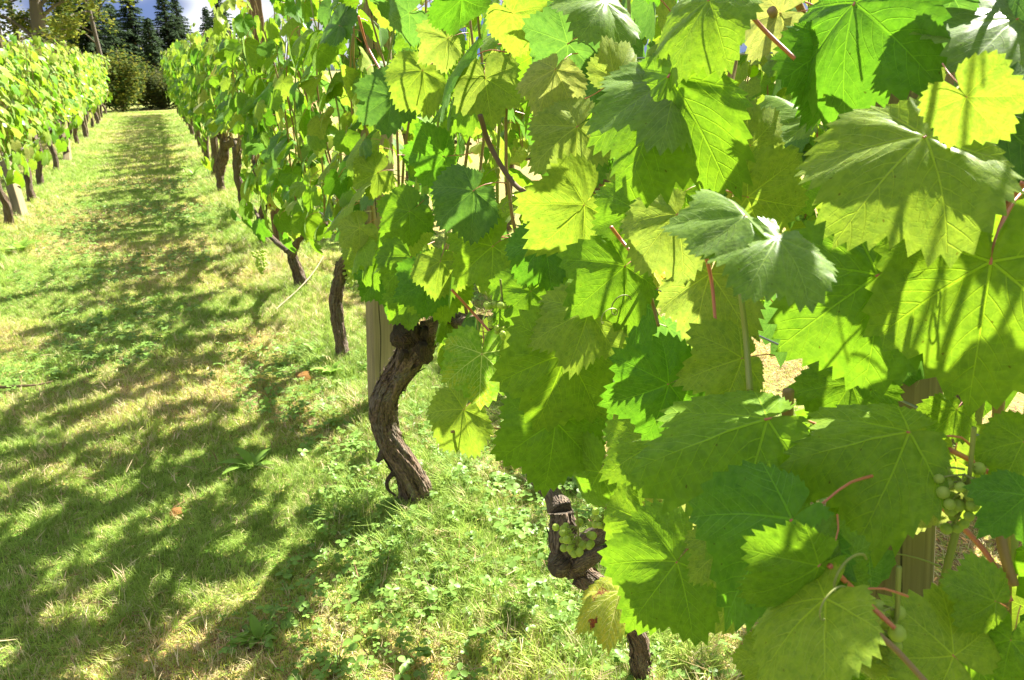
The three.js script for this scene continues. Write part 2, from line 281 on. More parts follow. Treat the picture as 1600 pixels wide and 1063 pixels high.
// ---------------------------------------------------------------- large leaves of the near vines
// stalk end (px, py), tip (px, py), depth, tone, shape, roll about the midrib, tilt: how much farther the tip is
const heroes = [
  [1549, 409, 1512, 640, .64, 0, 0, .05, 0], [1372, 430, 1205, 545, .72, 1, 1, .1, .03], [1421, 675, 1226, 705, .68, 0, 4, 0.5, .02], [1199, 655, 988, 712, .74, 5, 4, 0.5, 0], [1446, 213, 1298, 345, 0.62, 2, 1, 0.45, -.03],
  [1510, 151, 1572, 226, 0.58, 2, 0, .3, 0], [1590, 30, 1488, 105, .72, 3, 0, -.2, .12], [1335, 5, 1280, 200, .80, 3, 1, 0.8, 0], [1310, 70, 1290, 205, .86, 3, 3, -0.8, 0], [1108, 0, 1020, 112, .78, 0, 1, 0.95, 0],
  [1045, 118, 968, 296, .80, 5, 4, 0.5, 0], [1052, 125, 1050, 275, .82, 2, 4, 1.2, 0], [758, 122, 768, 196, 1.75, 4, 0, .1, 0], [977, 416, 892, 488, 1.12, 1, 0, .1, 0], [753, 553, 747, 640, 1.55, 8, 0, .1, 0],
  [884, 552, 842, 678, 1.2, 0, 0, -0.35, 0], [725, 640, 675, 703, 1.6, 2, 1, .3, 0], [1045, 600, 938, 645, .95, 3, 2, -.2, 0], [920, 487, 820, 522, 1.15, 2, 3, .5, 0], [1058, 335, 980, 415, .95, 4, 1, .3, 0],
  [913, 320, 845, 402, 1.15, 2, 1, -.4, 0], [740, 298, 672, 349, 1.5, 7, 1, .3, 0], [693, 244, 622, 242, 1.75, 3, 2, 0, 0], [611, 150, 556, 186, 2.1, 7, 0, .2, 0], [888, 68, 814, 122, 1.35, 7, 2, .2, .05],
  [945, 2, 888, 84, 1.2, 7, 1, .3, .04], [722, -2, 777, 25, 1.7, 3, 1, .2, .05], [902, 198, 822, 252, 1.25, 4, 3, .4, 0], [868, 108, 830, 182, 1.3, 6, 3, .6, 0], [905, 238, 842, 280, 1.35, 7, 2, .2, .05],
  [1125, 170, 1062, 232, .95, 1, 1, .2, 0], [1268, 188, 1136, 58, 0.98, 1, 4, .9, .1], [1165, 338, 1108, 268, 0.57, 1, 4, .5, .16], [1215, 372, 1165, 452, 0.56, 1, 1, -.3, .2], [1168, 308, 1275, 332, .84, 2, 1, .2, 0],
  [1172, 228, 1234, 172, .92, 4, 3, .4, 0], [1448, 40, 1340, 118, .82, 4, 2, 0.6, 0], [1490, -5, 1385, 35, .75, 7, 1, .2, .06], [1238, 812, 1085, 955, 0.64, 3, 2, 0.55, .03], [1280, 884, 1172, 966, .58, 1, 1, -0.8, 0],
  [1290, 936, 1148, 1042, .56, 2, 1, 0.75, 0], [1296, 884, 1357, 858, .60, 1, 5, .3, 0], [1490, 1025, 1394, 930, 0.6, 2, 0, 0.5, .02], [1556, 940, 1476, 908, .60, 0, 5, .1, 0], [1368, 785, 1296, 832, 0.72, 0, 4, -1.1, -.02],
  [1440, 778, 1500, 832, .76, 6, 2, .2, 0], [1605, 775, 1538, 832, .62, 3, 0, .1, 0], [1058, 878, 975, 985, .92, 1, 1, .2, 0], [968, 925, 884, 966, 1.1, 9, 3, 0.95, 0], [1005, 815, 925, 872, 1.05, 0, 1, .3, .04],
  [868, 660, 855, 775, 1.25, 1, 1, -.2, 0], [937, 738, 903, 798, 1.25, 1, 1, .2, .04], [1122, 735, 1065, 835, .95, 6, 3, .4, 0], [1058, 800, 1002, 835, 1.0, 9, 3, .3, 0], [1110, 428, 1066, 545, .95, 4, 3, .5, 0],
  [1495, 640, 1460, 678, .80, 0, 5, 0, 0], [1600, 690, 1560, 765, .66, 0, 0, .2, 0], [672, 438, 615, 467, 1.95, 3, 1, .2, 0], [688, 408, 675, 472, 1.85, 2, 3, .2, 0], [562, 356, 525, 382, 2.5, 4, 3, .3, 0],
  [1395, 20, 1300, 60, .9, 2, 2, .3, 0], [1600, 95, 1560, 180, .8, 4, 3, .3, 0], [1220, 20, 1130, 40, .95, 6, 2, .4, .05], [1070, 300, 1000, 350, 1.0, 5, 2, .2, 0], [1000, 330, 930, 290, 1.1, 1, 1, .2, 0],
  [1440, 420, 1395, 560, .78, 3, 1, .3, 0], [1330, 600, 1270, 690, .85, 1, 2, .2, 0], [1160, 560, 1060, 590, .9, 2, 2, .2, 0], [1030, 690, 940, 735, 1.05, 0, 1, .2, 0], [1140, 850, 1070, 900, .85, 2, 3, .3, 0],
  [1300, 1040, 1260, 1120, .6, 1, 1, 0.6, 0], [1580, 1000, 1560, 1075, .6, 1, 1, .2, 0], [1205, 1030, 1170, 1085, .66, 2, 2, .2, 0], [1330, 1000, 1345, 1070, .62, 4, 1, 0.9, 0], [830, 455, 770, 500, 1.4, 1, 1, .2, 0],
  [770, 385, 700, 440, 1.55, 0, 2, .2, 0], [850, 380, 800, 440, 1.35, 3, 1, .2, 0], [640, 330, 594, 365, 2.1, 1, 1, .3, 0], [590, 270, 544, 290, 2.5, 2, 2, .3, 0], [660, 110, 610, 165, 1.95, 2, 1, .3, 0],
  [640, 20, 598, 43, 1.9, 7, 1, .2, .03], [530, 40, 496, 29, 2.3, 7, 2, .3, .02], [700, 60, 650, 90, 1.8, 4, 2, .3, 0], [800, 20, 850, 70, 1.5, 2, 1, .3, 0], [960, 120, 1000, 60, 1.15, 4, 2, .3, 0],
  [642, 402, 592, 452, 2.35, 1, 1, .2, 0], [598, 428, 556, 470, 2.7, 3, 2, .3, 0], [690, 436, 632, 486, 2.0, 0, 3, .2, 0], [575, 392, 535, 432, 2.9, 2, 1, .4, 0], [640, 470, 600, 505, 2.4, 5, 2, .3, 0],
];
// these leaves stand in the sun in the photograph: nothing grows on the line from them to the sun
const LIT = [4, 5, 6, 7, 10, 12, 19, 24, 25, 26, 27, 28, 31, 32, 33, 34, 35, 36, 44, 45, 52, 53, 54, 60, 61, 62, 63, 64, 67, 79, 82], GLARE = new Set([6, 31, 32, 33, 25, 11]);
const sunLines = LIT.map((i) => { const [px, py, tx, ty, d, , , , tilt] = heroes[i]; return at(px, py, d).lerp(at(tx, ty, d * (1 + tilt)), .45); });
// trunks, posts and sunny ground show through gaps here: pixel boxes of the photograph that hold few leaves
const GAPS = [[1335, 800, 1440, 1005, 1], [845, 775, 915, 925, 1], [572, 508, 668, 830, 1], [508, 425, 560, 580, 1], [440, 405, 490, 470, 1], [330, 208, 376, 315, 1], [400, -30, 420, 40, 1, 7.2], [640, 690, 860, 1063, 1], [1400, 640, 1460, 680, 1], [1190, 575, 1290, 640, .6], [985, 990, 1170, 1063, 1], [240, 345, 365, 700, 1], [365, 385, 420, 700, 1], [420, 415, 440, 700, 1], [400, 440, 575, 900, 1], [1440, 835, 1500, 905, 1], [1530, 620, 1600, 680, 1], [1095, 440, 1140, 500, .6], [1060, 690, 1120, 760, .6], [700, 600, 800, 700, .7],
  [1092, 250, 1240, 475, 1, .94], [1050, 40, 1180, 255, 1, .86], [1140, -20, 1260, 105, 1, .84], [1476, 195, 1590, 365, 1, .72], [1540, 610, 1600, 925, 1, .74], [740, 170, 845, 320, .8, 1.65], [560, 20, 604, 120, .8, 2.1], [780, 390, 815, 515, .8, 1.45], [950, 430, 1035, 515, .8, 1.15], [1160, 600, 1240, 810, .8, .84]];
const toCamera = camQ.clone().invert(), pixel = (p) => { const q = p.clone().sub(camP).applyQuaternion(toCamera); return [W0 / 2 - F * q.x / q.z, H0 / 2 + F * q.y / q.z, -q.z]; };
const inGap = (p, R) => { const [x, y, d] = pixel(p); return GAPS.some((g) => (g[5] ?? 99) > d - .01 && x > g[0] && x < g[2] && y > g[1] && y < g[3] && R() < g[4]); };
const inSunLine = (p) => sunLines.some((q) => { const v = p.clone().sub(q), t = v.dot(sunDir); return t > .02 && v.addScaledVector(sunDir, -t).length() < .085; });

// ---------------------------------------------------------------- vines
const tmp = new THREE.Matrix4();
function frame(P, dir, nrm, size) {   // leaf at P, midrib along dir, upper face to nrm
  const y = dir.clone().normalize(), z = nrm.clone().addScaledVector(y, -nrm.dot(y)).normalize(), x = y.clone().cross(z);
  return new THREE.Matrix4().makeBasis(x, y, z).scale(V(size, size, size)).setPosition(P);
}
const rnd3 = (R, s = 1) => V((R() - .5) * 2 * s, (R() - .5) * 2 * s, (R() - .5) * 2 * s);
// all leaves and shoots of one vine, in world coordinates
function growVine(o) {
  const { x0, z0, seed, len = 1.55, top = 1.98, low = .74, shoots = 8, side = -1, minX = -9, maxX = 9, dens = 1, small = 1, hangs = 1, hlow = 0, tones = [0, 1, 2, 3, 5, 7, 1, 5, 4, 7, 2] } = o, R = rng(seed), leaves = [], canes = [];
  for (let s = 0; s < shoots; s++) {
    const zs = z0 + ((s + .5) / shoots - .5) * len + (R() - .5) * .2, h = top + (R() - .5) * .26, xs = x0 + (R() - .5) * .12, lx = (R() - .5) * .34, lz = (R() - .5) * .35, wob = R() * 9;
    const pts = []; for (let k = 0; k <= 6; k++) { const t = k / 6; pts.push(V(xs + lx * Math.sin(t * 1.6) + .03 * Math.sin(t * 7 + wob), low + (h - low) * t, zs + lz * t + .03 * Math.cos(t * 6 + wob))); }
    canes.push(pts);
    const c = new THREE.CatmullRomCurve3(pts), n = Math.round((h - low) / .078 * dens);
    for (let k = 0; k < n; k++) {
      const t = (k + .6) / n, p = c.getPoint(t); const reps = R() < .32 ? 2 : 1;
      for (let q = 0; q < reps; q++) {
        const sd = (k + q) % 2 ? 1 : -1, sz = small * (.118 - .045 * smooth(t, .75, 1)) * (.62 + R() * .55) * (q ? .78 : 1);
        const out = V(sd * (.5 + R()), .25 + (R() - .5) * .6, (R() - .5) * 1.5).normalize(), P = p.clone().addScaledVector(out, .05 + R() * .13 + (q ? .05 : 0));
        if (P.x < minX || P.x > maxX) continue;
        const nrm = V(sd * .75, .62 + R() * .25, 0).addScaledVector(sunDir, .25).add(rnd3(R, .55)), dir = V(out.x * .45, -.75, out.z * .5).add(rnd3(R, .5));
        leaves.push({ P, dir, nrm, sz, tone: t > .88 && R() < .6 ? (R() < .5 ? 4 : 2) : tones[Math.floor(R() * tones.length)] });
      }
    }
  }
  const hang = Math.round(18 * len / 1.55 * dens * hangs);
  for (let k = 0; k < hang; k++) { // leaves that hang about the fruiting zone
    const P = V(x0 + (R() - .5) * .62, low - .14 - hlow * R() * 1.6 + R() * .22, z0 + (R() - .5) * len);
    if (P.x < minX || P.x > maxX) continue;
    leaves.push({ P, dir: V((R() - .5) * .8, -.9, (R() - .5) * .8), nrm: V(Math.sign(P.x - x0) * .9, .45, 0).add(rnd3(R, .5)), sz: .08 + R() * .045, tone: R() < .08 ? 6 : R() < .05 ? 9 : [0, 1, 3, 5, 2][Math.floor(R() * 5)] });
  }
  if (x0 > 0 && x0 < 2) for (let i = leaves.length - 1; i >= 0; i--) { const l = leaves[i], d = l.dir.clone().normalize(), c = l.P.clone().addScaledVector(d, l.sz * .45); if (o.z0 > -3.2 && inSunLine(c) || inGap(c, R) || inGap(l.P.clone().addScaledVector(d, l.sz * .9), R) || (() => { const w = d.clone().cross(l.nrm).normalize(); return inGap(c.clone().addScaledVector(w, l.sz * .55), R) || inGap(c.clone().addScaledVector(w, -l.sz * .55), R); })()) leaves.splice(i, 1); }
  for (const l of leaves) if (R() < .012) l.tone = R() < .7 ? 6 : 9;
  return { leaves, canes };
}
function addVine(o) {
  const { x0, z0, seed, parts = 0, lod = 'mid', label, group, side = -1, caneParts = 0 } = o, R = rng(seed * 7 + 1);
  const base = V(o.bx ?? x0, 0, o.bz ?? z0); base.y = gh(base.x, base.z);
  const t = thing('grapevine', base, label, 'grapevine', group), rel = (p) => p.clone().sub(base);
  const { leaves, canes } = growVine(o);
  // trunk and arms
  if (o.trunk) o.trunk(t, rel, base);
  else {
    const lean = (R() - .5) * .2, b = V(0, -.04, 0), low = o.low ?? .74, w = R() * 9;
    mesh('trunk', tube([b, V(.03 * Math.sin(w), .2, lean * .4), V(x0 - base.x + .04 * Math.sin(w + 2), .42, lean), V(x0 - base.x, low - .05, lean * .8)], [.045, .036, .034, .048], 12, 20, { rough: .3, seed }), barkMat, t);
    mesh('arm', tube([V(x0 - base.x, low - .09, lean * .8), V(x0 - base.x, low - .02, lean * .8 + .18), V(x0 - base.x + .02, low, .62)], [.03, .024, .014], 8, 14, { rough: .3, seed: seed + 3 }), barkMat, t);
    mesh('arm', tube([V(x0 - base.x, low - .09, lean * .8), V(x0 - base.x, low - .02, lean * .8 - .18), V(x0 - base.x - .02, low, -.62)], [.03, .024, .014], 8, 14, { rough: .3, seed: seed + 5 }), barkMat, t);
  }
  const cg = canes.map((p) => tube(p.map(rel), [.0058, .0048, .0038, .0025], 5, 12));
  if (caneParts) cg.forEach((g, i) => mesh('cane', g, i % 3 ? caneMat : greenCane, t)); else tag(mesh('canes', mergeGeometries(cg), caneMat, t), null, null, null, 'stuff');
  // leaves: those on the side one sees are parts, the rest one mass
  const eye = V(0, 1.5, 0);
  const scored = leaves.map((l) => ({ l, s: -side * (l.P.x - x0) * 1.4 + l.P.distanceTo(eye) * -.25 - .1 * l.P.y * 0 })).sort((a, b) => b.s - a.s);
  const geos = lod === 'hi' ? MID : lod === 'mid' ? MID : LOWF;
  const rest = [[], [], [], [], []];
  scored.forEach(({ l }, i) => {
    const m = frame(rel(l.P), l.dir, l.nrm, l.sz);
    if (i < parts) {
      const o2 = mesh('leaf', geos[Math.floor(R() * geos.length)], leafMats[l.tone], t); o2.matrixAutoUpdate = true; m.decompose(o2.position, o2.quaternion, o2.scale);
      if (lod === 'hi') mesh('petiole', stalkGeo[i % 3], R() < .7 ? redStalk : greenCane, o2);
    } else { const j = .85 + R() * .3; rest[Math.floor(R() * 5)].push({ m, c: toneColor[l.tone].clone().multiplyScalar(j) }); }
  });
  const fg = lod === 'low' ? LOW : LOWF;
  rest.forEach((r, k) => { if (r.length) inst('foliage', fg[k % fg.length], foliageMat, r, t); });
  return { t, rel, base, R };
}
function cluster(v, P, n, L, w, seed, r = .0062) { // a bunch of grapes, each berry a piece of it
  const R = rng(seed), g = new THREE.Group(); g.name = 'grape_cluster'; g.position.copy(v.rel(P)); v.t.add(g);
  const st = [tube([V(0, .04, 0), V(.004, -L * .4, .003), V(0, -L, 0)], [.0022, .0018, .001], 5, 8)], got = [];
  for (let i = 0; i < n * 12 && got.length < n; i++) {
    const t = R(), ww = w * (1 - .75 * t * t) * (.35 + .65 * Math.sqrt(R())), a = R() * 6.3, p = V(Math.cos(a) * ww, -t * L, Math.sin(a) * ww);
    if (got.some((q) => q.distanceTo(p) < r * 1.65)) continue;
    got.push(p); const b = mesh('grape', grapeGeo, grapeMat, g); b.position.copy(p); b.scale.setScalar(r * (.85 + R() * .3));
    st.push(tube([V(0, p.y + r, 0), p.clone().multiplyScalar(.7).setY(p.y + r * .6), p], [.001, .0008], 4, 3));
  }
  mesh('stem', mergeGeometries(st), greenCane, g);
}

// ---- right row
const farGrow = { shoots: 12, dens: 1.1, small: .86 };
const RX = .74, right = [];
const V1px = (px, py, X) => atX(px, py, X);
function sTrunk(t, rel, base) { // the S-shaped old trunk
  const foot = onGround(642, 800), P = [[640, 822, 0.02], [643, 800, 0.02], [651, 776, 0.02], [640, 742, 0.01], [614, 700, 0.01], [600, 660, 0.01], [602, 620, 0.00], [622, 585, 0.00], [640, 558, -0.01], [652, 530, -0.01], [658, 512, 0.00]].map(([x, y, q]) => rel(upright(x, y, foot, q)));
  const rr = [.088, .068, .054, .044, .041, .038, .038, .042, .046, .050, .034];
  mesh('trunk', mergeGeometries([tube(P, rr, 40, 120, { rough: .36, seed: 3, twist: 4 }), barkStrips(P, rr, 150, 5)]), barkMat, t);
  const A = (l, r, s, m = barkMat) => mesh('arm', tube(l.map(([x, y, q]) => rel(upright(x, y, foot, q))), r, 14, 24, { rough: .55, seed: s }), m, t);
  A([[645, 545, -0.01], [634, 528, -0.03], [626, 520, -0.05], [622, 517, -0.06]], [.038, .036, .032, .022], 8, darkBark);
  A([[652, 535, -0.01], [676, 512, -0.05], [702, 500, -0.14], [760, 508, -0.37], [830, 540, -0.63]], [.04, .028, .022, .018, .013], 12);
  for (const [x, y, q, r, sd] of [[648, 522, 2.5, .026, 1], [636, 536, 2.5, .022, 2], [660, 548, 2.49, .02, 3], [630, 560, 2.5, .016, 4], [664, 525, 2.5, .02, 5]]) A([[x + 6, y + 12, q - 2.52], [x, y, q - 2.55], [x - 5 + sd * 2, y - 12, q - 2.57]], [r, r * 1.1, r * .6], sd * 7, darkBark);
  A([[606, 690, -0.01], [594, 715, -0.02], [588, 722, -0.03]], [.014, .012, .007], 31); A([[618, 735, -0.01], [605, 752, -0.03], [606, 765, -0.03], [618, 775, -0.03]], [.01, .006, .005, .003], 33);
}
function nearTrunk(t, rel, base) { // dark lichened head and thin lower trunk of the nearest vine
  const foot = onGround(1000, 1085), P = [upright(1000, 1110, foot, 0.06), upright(1000, 1045, foot, 0.02), upright(996, 1000, foot, 0.00), upright(960, 940, foot, -0.02), upright(905, 895, foot, -0.02), upright(885, 850, foot, 0.00), upright(880, 800, foot, 0.03)].map(rel);
  const lo = [.03, .022, .02, .022, .024];
  mesh('trunk', mergeGeometries([tube(P.slice(0, 5), lo, 22, 60, { rough: .44, seed: 41, twist: 5 }), barkStrips(P.slice(0, 5), lo, 50, 6)]), barkMat, t);
  mesh('trunk_head', mergeGeometries([tube(P.slice(4), [.028, .036, .026], 22, 40, { rough: .5, seed: 44, twist: 5 }), barkStrips(P.slice(4), [.03, .036, .026], 30, 8)]), paleBark, t);
  const A = (l, r, s) => mesh('arm', tube(l.map(([x, y, q]) => rel(upright(x, y, foot, q))), r, 12, 22, { rough: .4, seed: s }), paleBark, t);
  A([[885, 870, -0.01], [872, 885, -0.04], [862, 890, -0.05]], [.028, .026, .016], 3);
  A([[880, 805, 0.03], [860, 770, 0.13], [830, 735, 0.26], [815, 715, 0.37]], [.028, .02, .018, .012], 6);
  A([[900, 880, -0.02], [930, 868, -0.11], [950, 860, -0.14]], [.02, .014, .011], 9);
  A([[890, 860, -0.02], [1010, 800, -0.21], [1150, 800, -0.47], [1200, 760, -0.58]], [.022, .014, .01, .008], 19);
}
function pxTrunk(list, radii, arms) { return (t, rel) => { const foot = onGround(list[0][0], list[0][1] - 6), q0 = list[0][2]; const P = [[list[0][0], list[0][1] + 8, q0], ...list].map(([x, y, d]) => rel(upright(x, y, foot, d - q0))); mesh('trunk', mergeGeometries([tube(P, radii, 18, 50, { rough: .36, seed: list[0][0], twist: 4 }), barkStrips(P, radii, 50, 7)]), barkMat, t); for (const [l, r] of arms) mesh('arm', tube(l.map(([x, y, d]) => rel(upright(x, y, foot, d - q0))), r, 10, 18, { rough: .34, seed: l[0][1] }), barkMat, t); }; }
const near = { lod: 'hi', caneParts: 1 };
right.push(addVine({ x0: .86, z0: .2, shoots: 6, seed: 101, parts: 90, ...near, minX: .62, dens: .8, label: 'grapevine cut by the right edge of the photo, in front of the nearest squared post', trunk: null }));
right.push(addVine({ x0: .82, z0: -1.15, bx: .95, bz: -1.32, len: 1.45, seed: 102, parts: 190, ...near, minX: .6, low: .6, dens: .8, trunk: nearTrunk, label: 'nearest large-leaved grapevine, with a pale lichened trunk head low beside clover' }));
right.push(addVine({ x0: .78, shoots: 10, dens: 1, small: .86, hangs: 1.6, z0: -2.6, bx: .65, bz: -2.37, seed: 103, parts: 290, ...near, minX: .48, trunk: sTrunk, label: 'grapevine on a thick S-curved old trunk in front of a grey post' }));
right.push(addVine({ x0: RX, shoots: 10, dens: 1, small: .86, hangs: 1.6, z0: -4.05, bx: .77, bz: -3.99, seed: 104, parts: 290, ...near, trunk: pxTrunk([[538, 572, 4.25], [533, 535, 4.25], [526, 490, 4.25], [527, 450, 4.25], [535, 412, 4.24]], [.04, .032, .029, .029, .033], [[[[533, 420, 4.24], [560, 392, 4.15], [600, 385, 3.9], [640, 400, 3.6]], [.036, .03, .022, .014]]]), label: 'grapevine on a straight brown trunk just left of the grey post' }));
right.push(addVine({ x0: RX, shoots: 12, dens: 1, small: .86, hangs: 1.6, hlow: .08, top: 1.88, z0: -5.5, bx: .78, bz: -5.48, seed: 105, parts: 290, lod: 'mid', caneParts: 1, trunk: pxTrunk([[469, 462, 5.6], [470, 440, 5.6], [461, 412, 5.6], [452, 388, 5.6]], [.05, .044, .034, .03], [[[[455, 400, 5.6], [470, 370, 5.4], [510, 350, 5.1]], [.03, .022, .014]], [[[454, 395, 5.6], [425, 372, 5.9], [395, 325, 6.6]], [.024, .016, .01]]]), label: 'grapevine whose short trunk leans left above a dry cane lying on the grass' }));
right.push(addVine({ shoots: 12, dens: 1.1, small: .86, hangs: 2.2, hlow: .14, top: 1.84, x0: RX, z0: -7.1, seed: 106, parts: 260, lod: 'mid', label: 'grapevine with hidden trunk, between the left-leaning trunk and the tall brown post' }));
right.push(addVine({ shoots: 12, dens: 1.1, small: .86, hangs: 2.2, hlow: .14, top: 1.8, x0: RX, z0: -8.7, seed: 107, parts: 240, lod: 'low', label: 'grapevine growing around the tall brown post that rises over the right row' }));
right.push(addVine({ shoots: 12, dens: 1.1, small: .86, top: 1.8, x0: RX, z0: -10.2, bx: .65, bz: -10.31, seed: 108, parts: 220, lod: 'low', trunk: pxTrunk([[349, 309, 9.7], [344, 285, 9.7], [345, 260, 9.7], [350, 235, 9.7], [345, 190, 9.7]], [.055, .045, .045, .06, .035], [[[[352, 228, 9.7], [370, 220, 9.4], [385, 222, 9.2]], [.05, .035, .02]], [[[346, 215, 9.7], [330, 200, 10.4]], [.04, .02]]]), label: 'grapevine on a forked grey trunk standing clear at the edge of the lane' }));
right.push(addVine({ shoots: 12, dens: 1.1, small: .86, top: 1.8, x0: RX, z0: -11.8, seed: 109, parts: 180, lod: 'low', bx: .66, label: 'grapevine directly behind the one with the forked grey trunk' }));
right.push(addVine({ shoots: 12, dens: 1.1, small: .86, top: 1.8, x0: RX, z0: -13.4, seed: 110, parts: 140, lod: 'low', bx: .66, label: 'second grapevine behind the forked grey trunk, right of the lane' }));
for (let k = 0; k < 10; k++) addVine({ ...farGrow, x0: RX, z0: -14.9 - k * 1.5, seed: 111 + k, parts: k < 2 ? 80 : 0, lod: 'low', top: 1.82, label: 'grapevine far down the row on the right of the lane', group: 'far grapevines of the right row' });
// ---- left row
const LX = -1.47;
const leftLabels = ['grapevine cut by the left edge of the photo, before the leaning grey post', 'grapevine with a dark trunk right beside the leaning grey post on the left', 'grapevine just behind the leaning grey post of the left row', 'grapevine with a knotted trunk between the two grey posts on the left', 'grapevine in front of the second grey post of the left row', 'grapevine behind the second grey post of the left row'];
for (let k = 0; k < 15; k++) addVine({ ...farGrow, tones: [0, 2, 4, 2, 0, 4, 1, 5, 6, 3], x0: LX, z0: -7.5 - k * 1.55, bx: LX + (k % 3 - 1) * .04, seed: 201 + k, side: 1, parts: k < 1 ? 120 : k < 4 ? 250 : k < 7 ? 130 : 0, lod: 'low', top: 1.77, low: .66, label: leftLabels[k] || 'grapevine far down the row on the left of the lane', group: leftLabels[k] ? undefined : 'far grapevines of the left row' });
// ---- the row behind, seen through gaps
for (let k = 0; k < 9; k++) addVine({ x0: 2.95, z0: 1.2 - k * 1.6, seed: 301 + k, parts: 0, lod: 'low', dens: 1, shoots: 11, top: 2.2, label: 'grapevine of the next row, seen through gaps in the leaves', group: 'grapevines of the row behind' });

const TRUNC = new Set([1, 2, 3, 4, 7, 8, 9, 10, 13, 21, 33, 36, 38, 39, 44]);
const owner = (P) => P.z > -.6 ? right[0] : P.z > -1.9 ? right[1] : P.z > -3.4 ? right[2] : right[3];
heroes.forEach(([px, py, tx, ty, d, tone, shp, roll, tilt], i) => {
  const P = at(px, py, d), T = at(tx, ty, d * (1 + tilt)), dir = T.clone().sub(P), L = dir.length();
  const toCam = camP.clone().sub(P).normalize().applyAxisAngle(dir.clone().normalize(), roll + (n3(i * 1.7, 2.2, .3)) * .3), v = owner(P);
  if (GLARE.has(i)) { // a leaf lying so that it mirrors the sun
    toCam.copy(camP).sub(P).normalize().add(sunDir).normalize(); const r = ray(tx, ty), t = P.clone().sub(camP).dot(toCam) / r.dot(toCam); dir.copy(r.multiplyScalar(clamp(t, d * .85, d * 1.15)).add(camP)).sub(P);
  }
  const o = mesh('leaf', HI[shp + (TRUNC.has(i) || i % 3 === 1 ? 8 : 0)], GLARE.has(i) ? glossLeaf : leafMats[tone], v.t); frame(v.rel(P), dir, toCam, GLARE.has(i) ? clamp(dir.length(), .05, i === 32 || i === 33 ? .062 : .095) : clamp(L, .04, .15)).decompose(o.position, o.quaternion, o.scale);
  mesh('petiole', stalkGeo[i % 3], redStalk, o);
  if (tone === 8) o.userData.label = 'leaf yellowed between its green veins'; if (tone === 9) o.userData.label = 'yellow leaf with dry brown blotches'; 
  if (globalThis.DBG) console.log(i, px, py, 'L', L.toFixed(3), 'x', P.x.toFixed(2), T.x.toFixed(2), 'z', P.z.toFixed(2), 'y', P.y.toFixed(2));
});
// canes and long stalks in front: pixels, depth, radius, material
const caneList = [
  [[[1147, 300], [1128, 190], [1120, 110], [1133, 40], [1140, -10]], .86, .0042, caneMat], [[[1126, 200], [1090, 140], [1060, 108]], .85, .0028, redStalk], [[[1127, 198], [1150, 90], [1158, -10]], .88, .0030, caneMat],
  [[[1150, -8], [1188, 40], [1242, 92]], .80, .0026, redStalk], [[[1172, 610], [1166, 530], [1158, 460]], .86, .0038, greenCane], [[[1098, 380], [1112, 440], [1118, 502]], .9, .0024, redStalk],
  [[[1176, 640], [1180, 700], [1197, 731], [1176, 780]], .84, .0055, darkCane], [[[1232, 610], [1228, 690], [1220, 741], [1190, 775], [1152, 804]], .82, .0062, caneMat], [[[1562, 600], [1558, 690], [1560, 760], [1566, 850], [1584, 915]], .74, .0055, caneMat],
  [[[1484, 703], [1520, 722], [1559, 748]], .70, .0026, redStalk], [[[1440, 765], [1480, 800], [1545, 870], [1580, 940]], .72, .0028, redStalk], [[[1296, 884], [1345, 932], [1398, 982]], .58, .0022, redStalk], [[[1313, 939], [1350, 975], [1395, 1011], [1450, 1070]], .57, .0026, caneMat],
  [[[1514, 303], [1500, 270], [1488, 232]], .72, .0024, redStalk], [[[1520, 303], [1524, 260], [1531, 205]], .72, .003, caneMat], [[[1517, 302], [1528, 320], [1542, 358]], .72, .003, greenCane], [[[1532, 237], [1555, 285], [1580, 330]], .74, .003, redStalk], [[[1600, 285], [1575, 330], [1562, 360]], .7, .003, redStalk],
  [[[750, 180], [764, 224], [801, 285], [838, 312]], 1.65, .006, darkCane], [[[560, 25], [573, 70], [598, 116]], 2.1, .0036, redStalk], [[[810, 395], [800, 450], [790, 512]], 1.45, .0055, caneMat], [[[706, 453], [740, 490], [772, 526]], 1.55, .003, redStalk],
  [[[955, 355], [968, 372], [986, 394]], 1.05, .0026, redStalk], [[[992, 452], [975, 480], [958, 506]], 1.15, .007, darkCane], [[[1006, 448], [985, 475], [966, 492]], 1.12, .0024, redStalk], [[[1010, 440], [1020, 475], [1029, 510]], 1.15, .003, caneMat],
  [[[1245, 0], [1262, 40], [1270, 70]], .95, .005, caneMat], [[[1205, 15], [1225, 50], [1240, 75]], .95, .006, caneMat], [[[985, 790], [1000, 750], [1030, 700]], 1.15, .004, greenCane], [[[705, 675], [760, 668], [790, 672]], 1.6, .003, caneMat], [[[790, 640], [795, 680], [800, 705]], 1.62, .006, darkCane],
];
for (const [pts, d, r, m] of caneList) { const P = pts.map(([x, y], k) => at(x, y, d * (1 + .03 * Math.sin(k * 1.3)))), v = owner(P[0]); mesh(m === redStalk ? 'petiole' : 'cane', tube(P.map(v.rel), [r, r * .95, r * .85], 7, P.length * 5), m, v.t); }
// tendrils curling off the shoots
for (const [px, py, d, s, k] of [[1105, 205, .84, 1, 2], [1120, 228, .84, -1, 3], [1545, 290, .71, 1, 2], [808, 312, 1.6, 1, 2.5], [1235, 700, .82, -1, 2], [1335, 880, .57, 1, 2], [975, 470, 1.1, 1, 2], [640, 430, 2.6, -1, 2], [1530, 735, .68, -1, 2]]) {
  const P = []; for (let i = 0; i <= 24; i++) { const t = i / 24, r = .012 * (1 - t * .6), a = t * k * 6.28; P.push(at(px, py, d).add(V(-s * t * .05 + Math.cos(a) * r, -.02 * t + Math.sin(a) * r, .02 * t))); }
  const v = owner(P[0]); mesh('tendril', tube(P.map(v.rel), [.0011, .0008, .0005], 5, 48), greenCane, v.t);
}
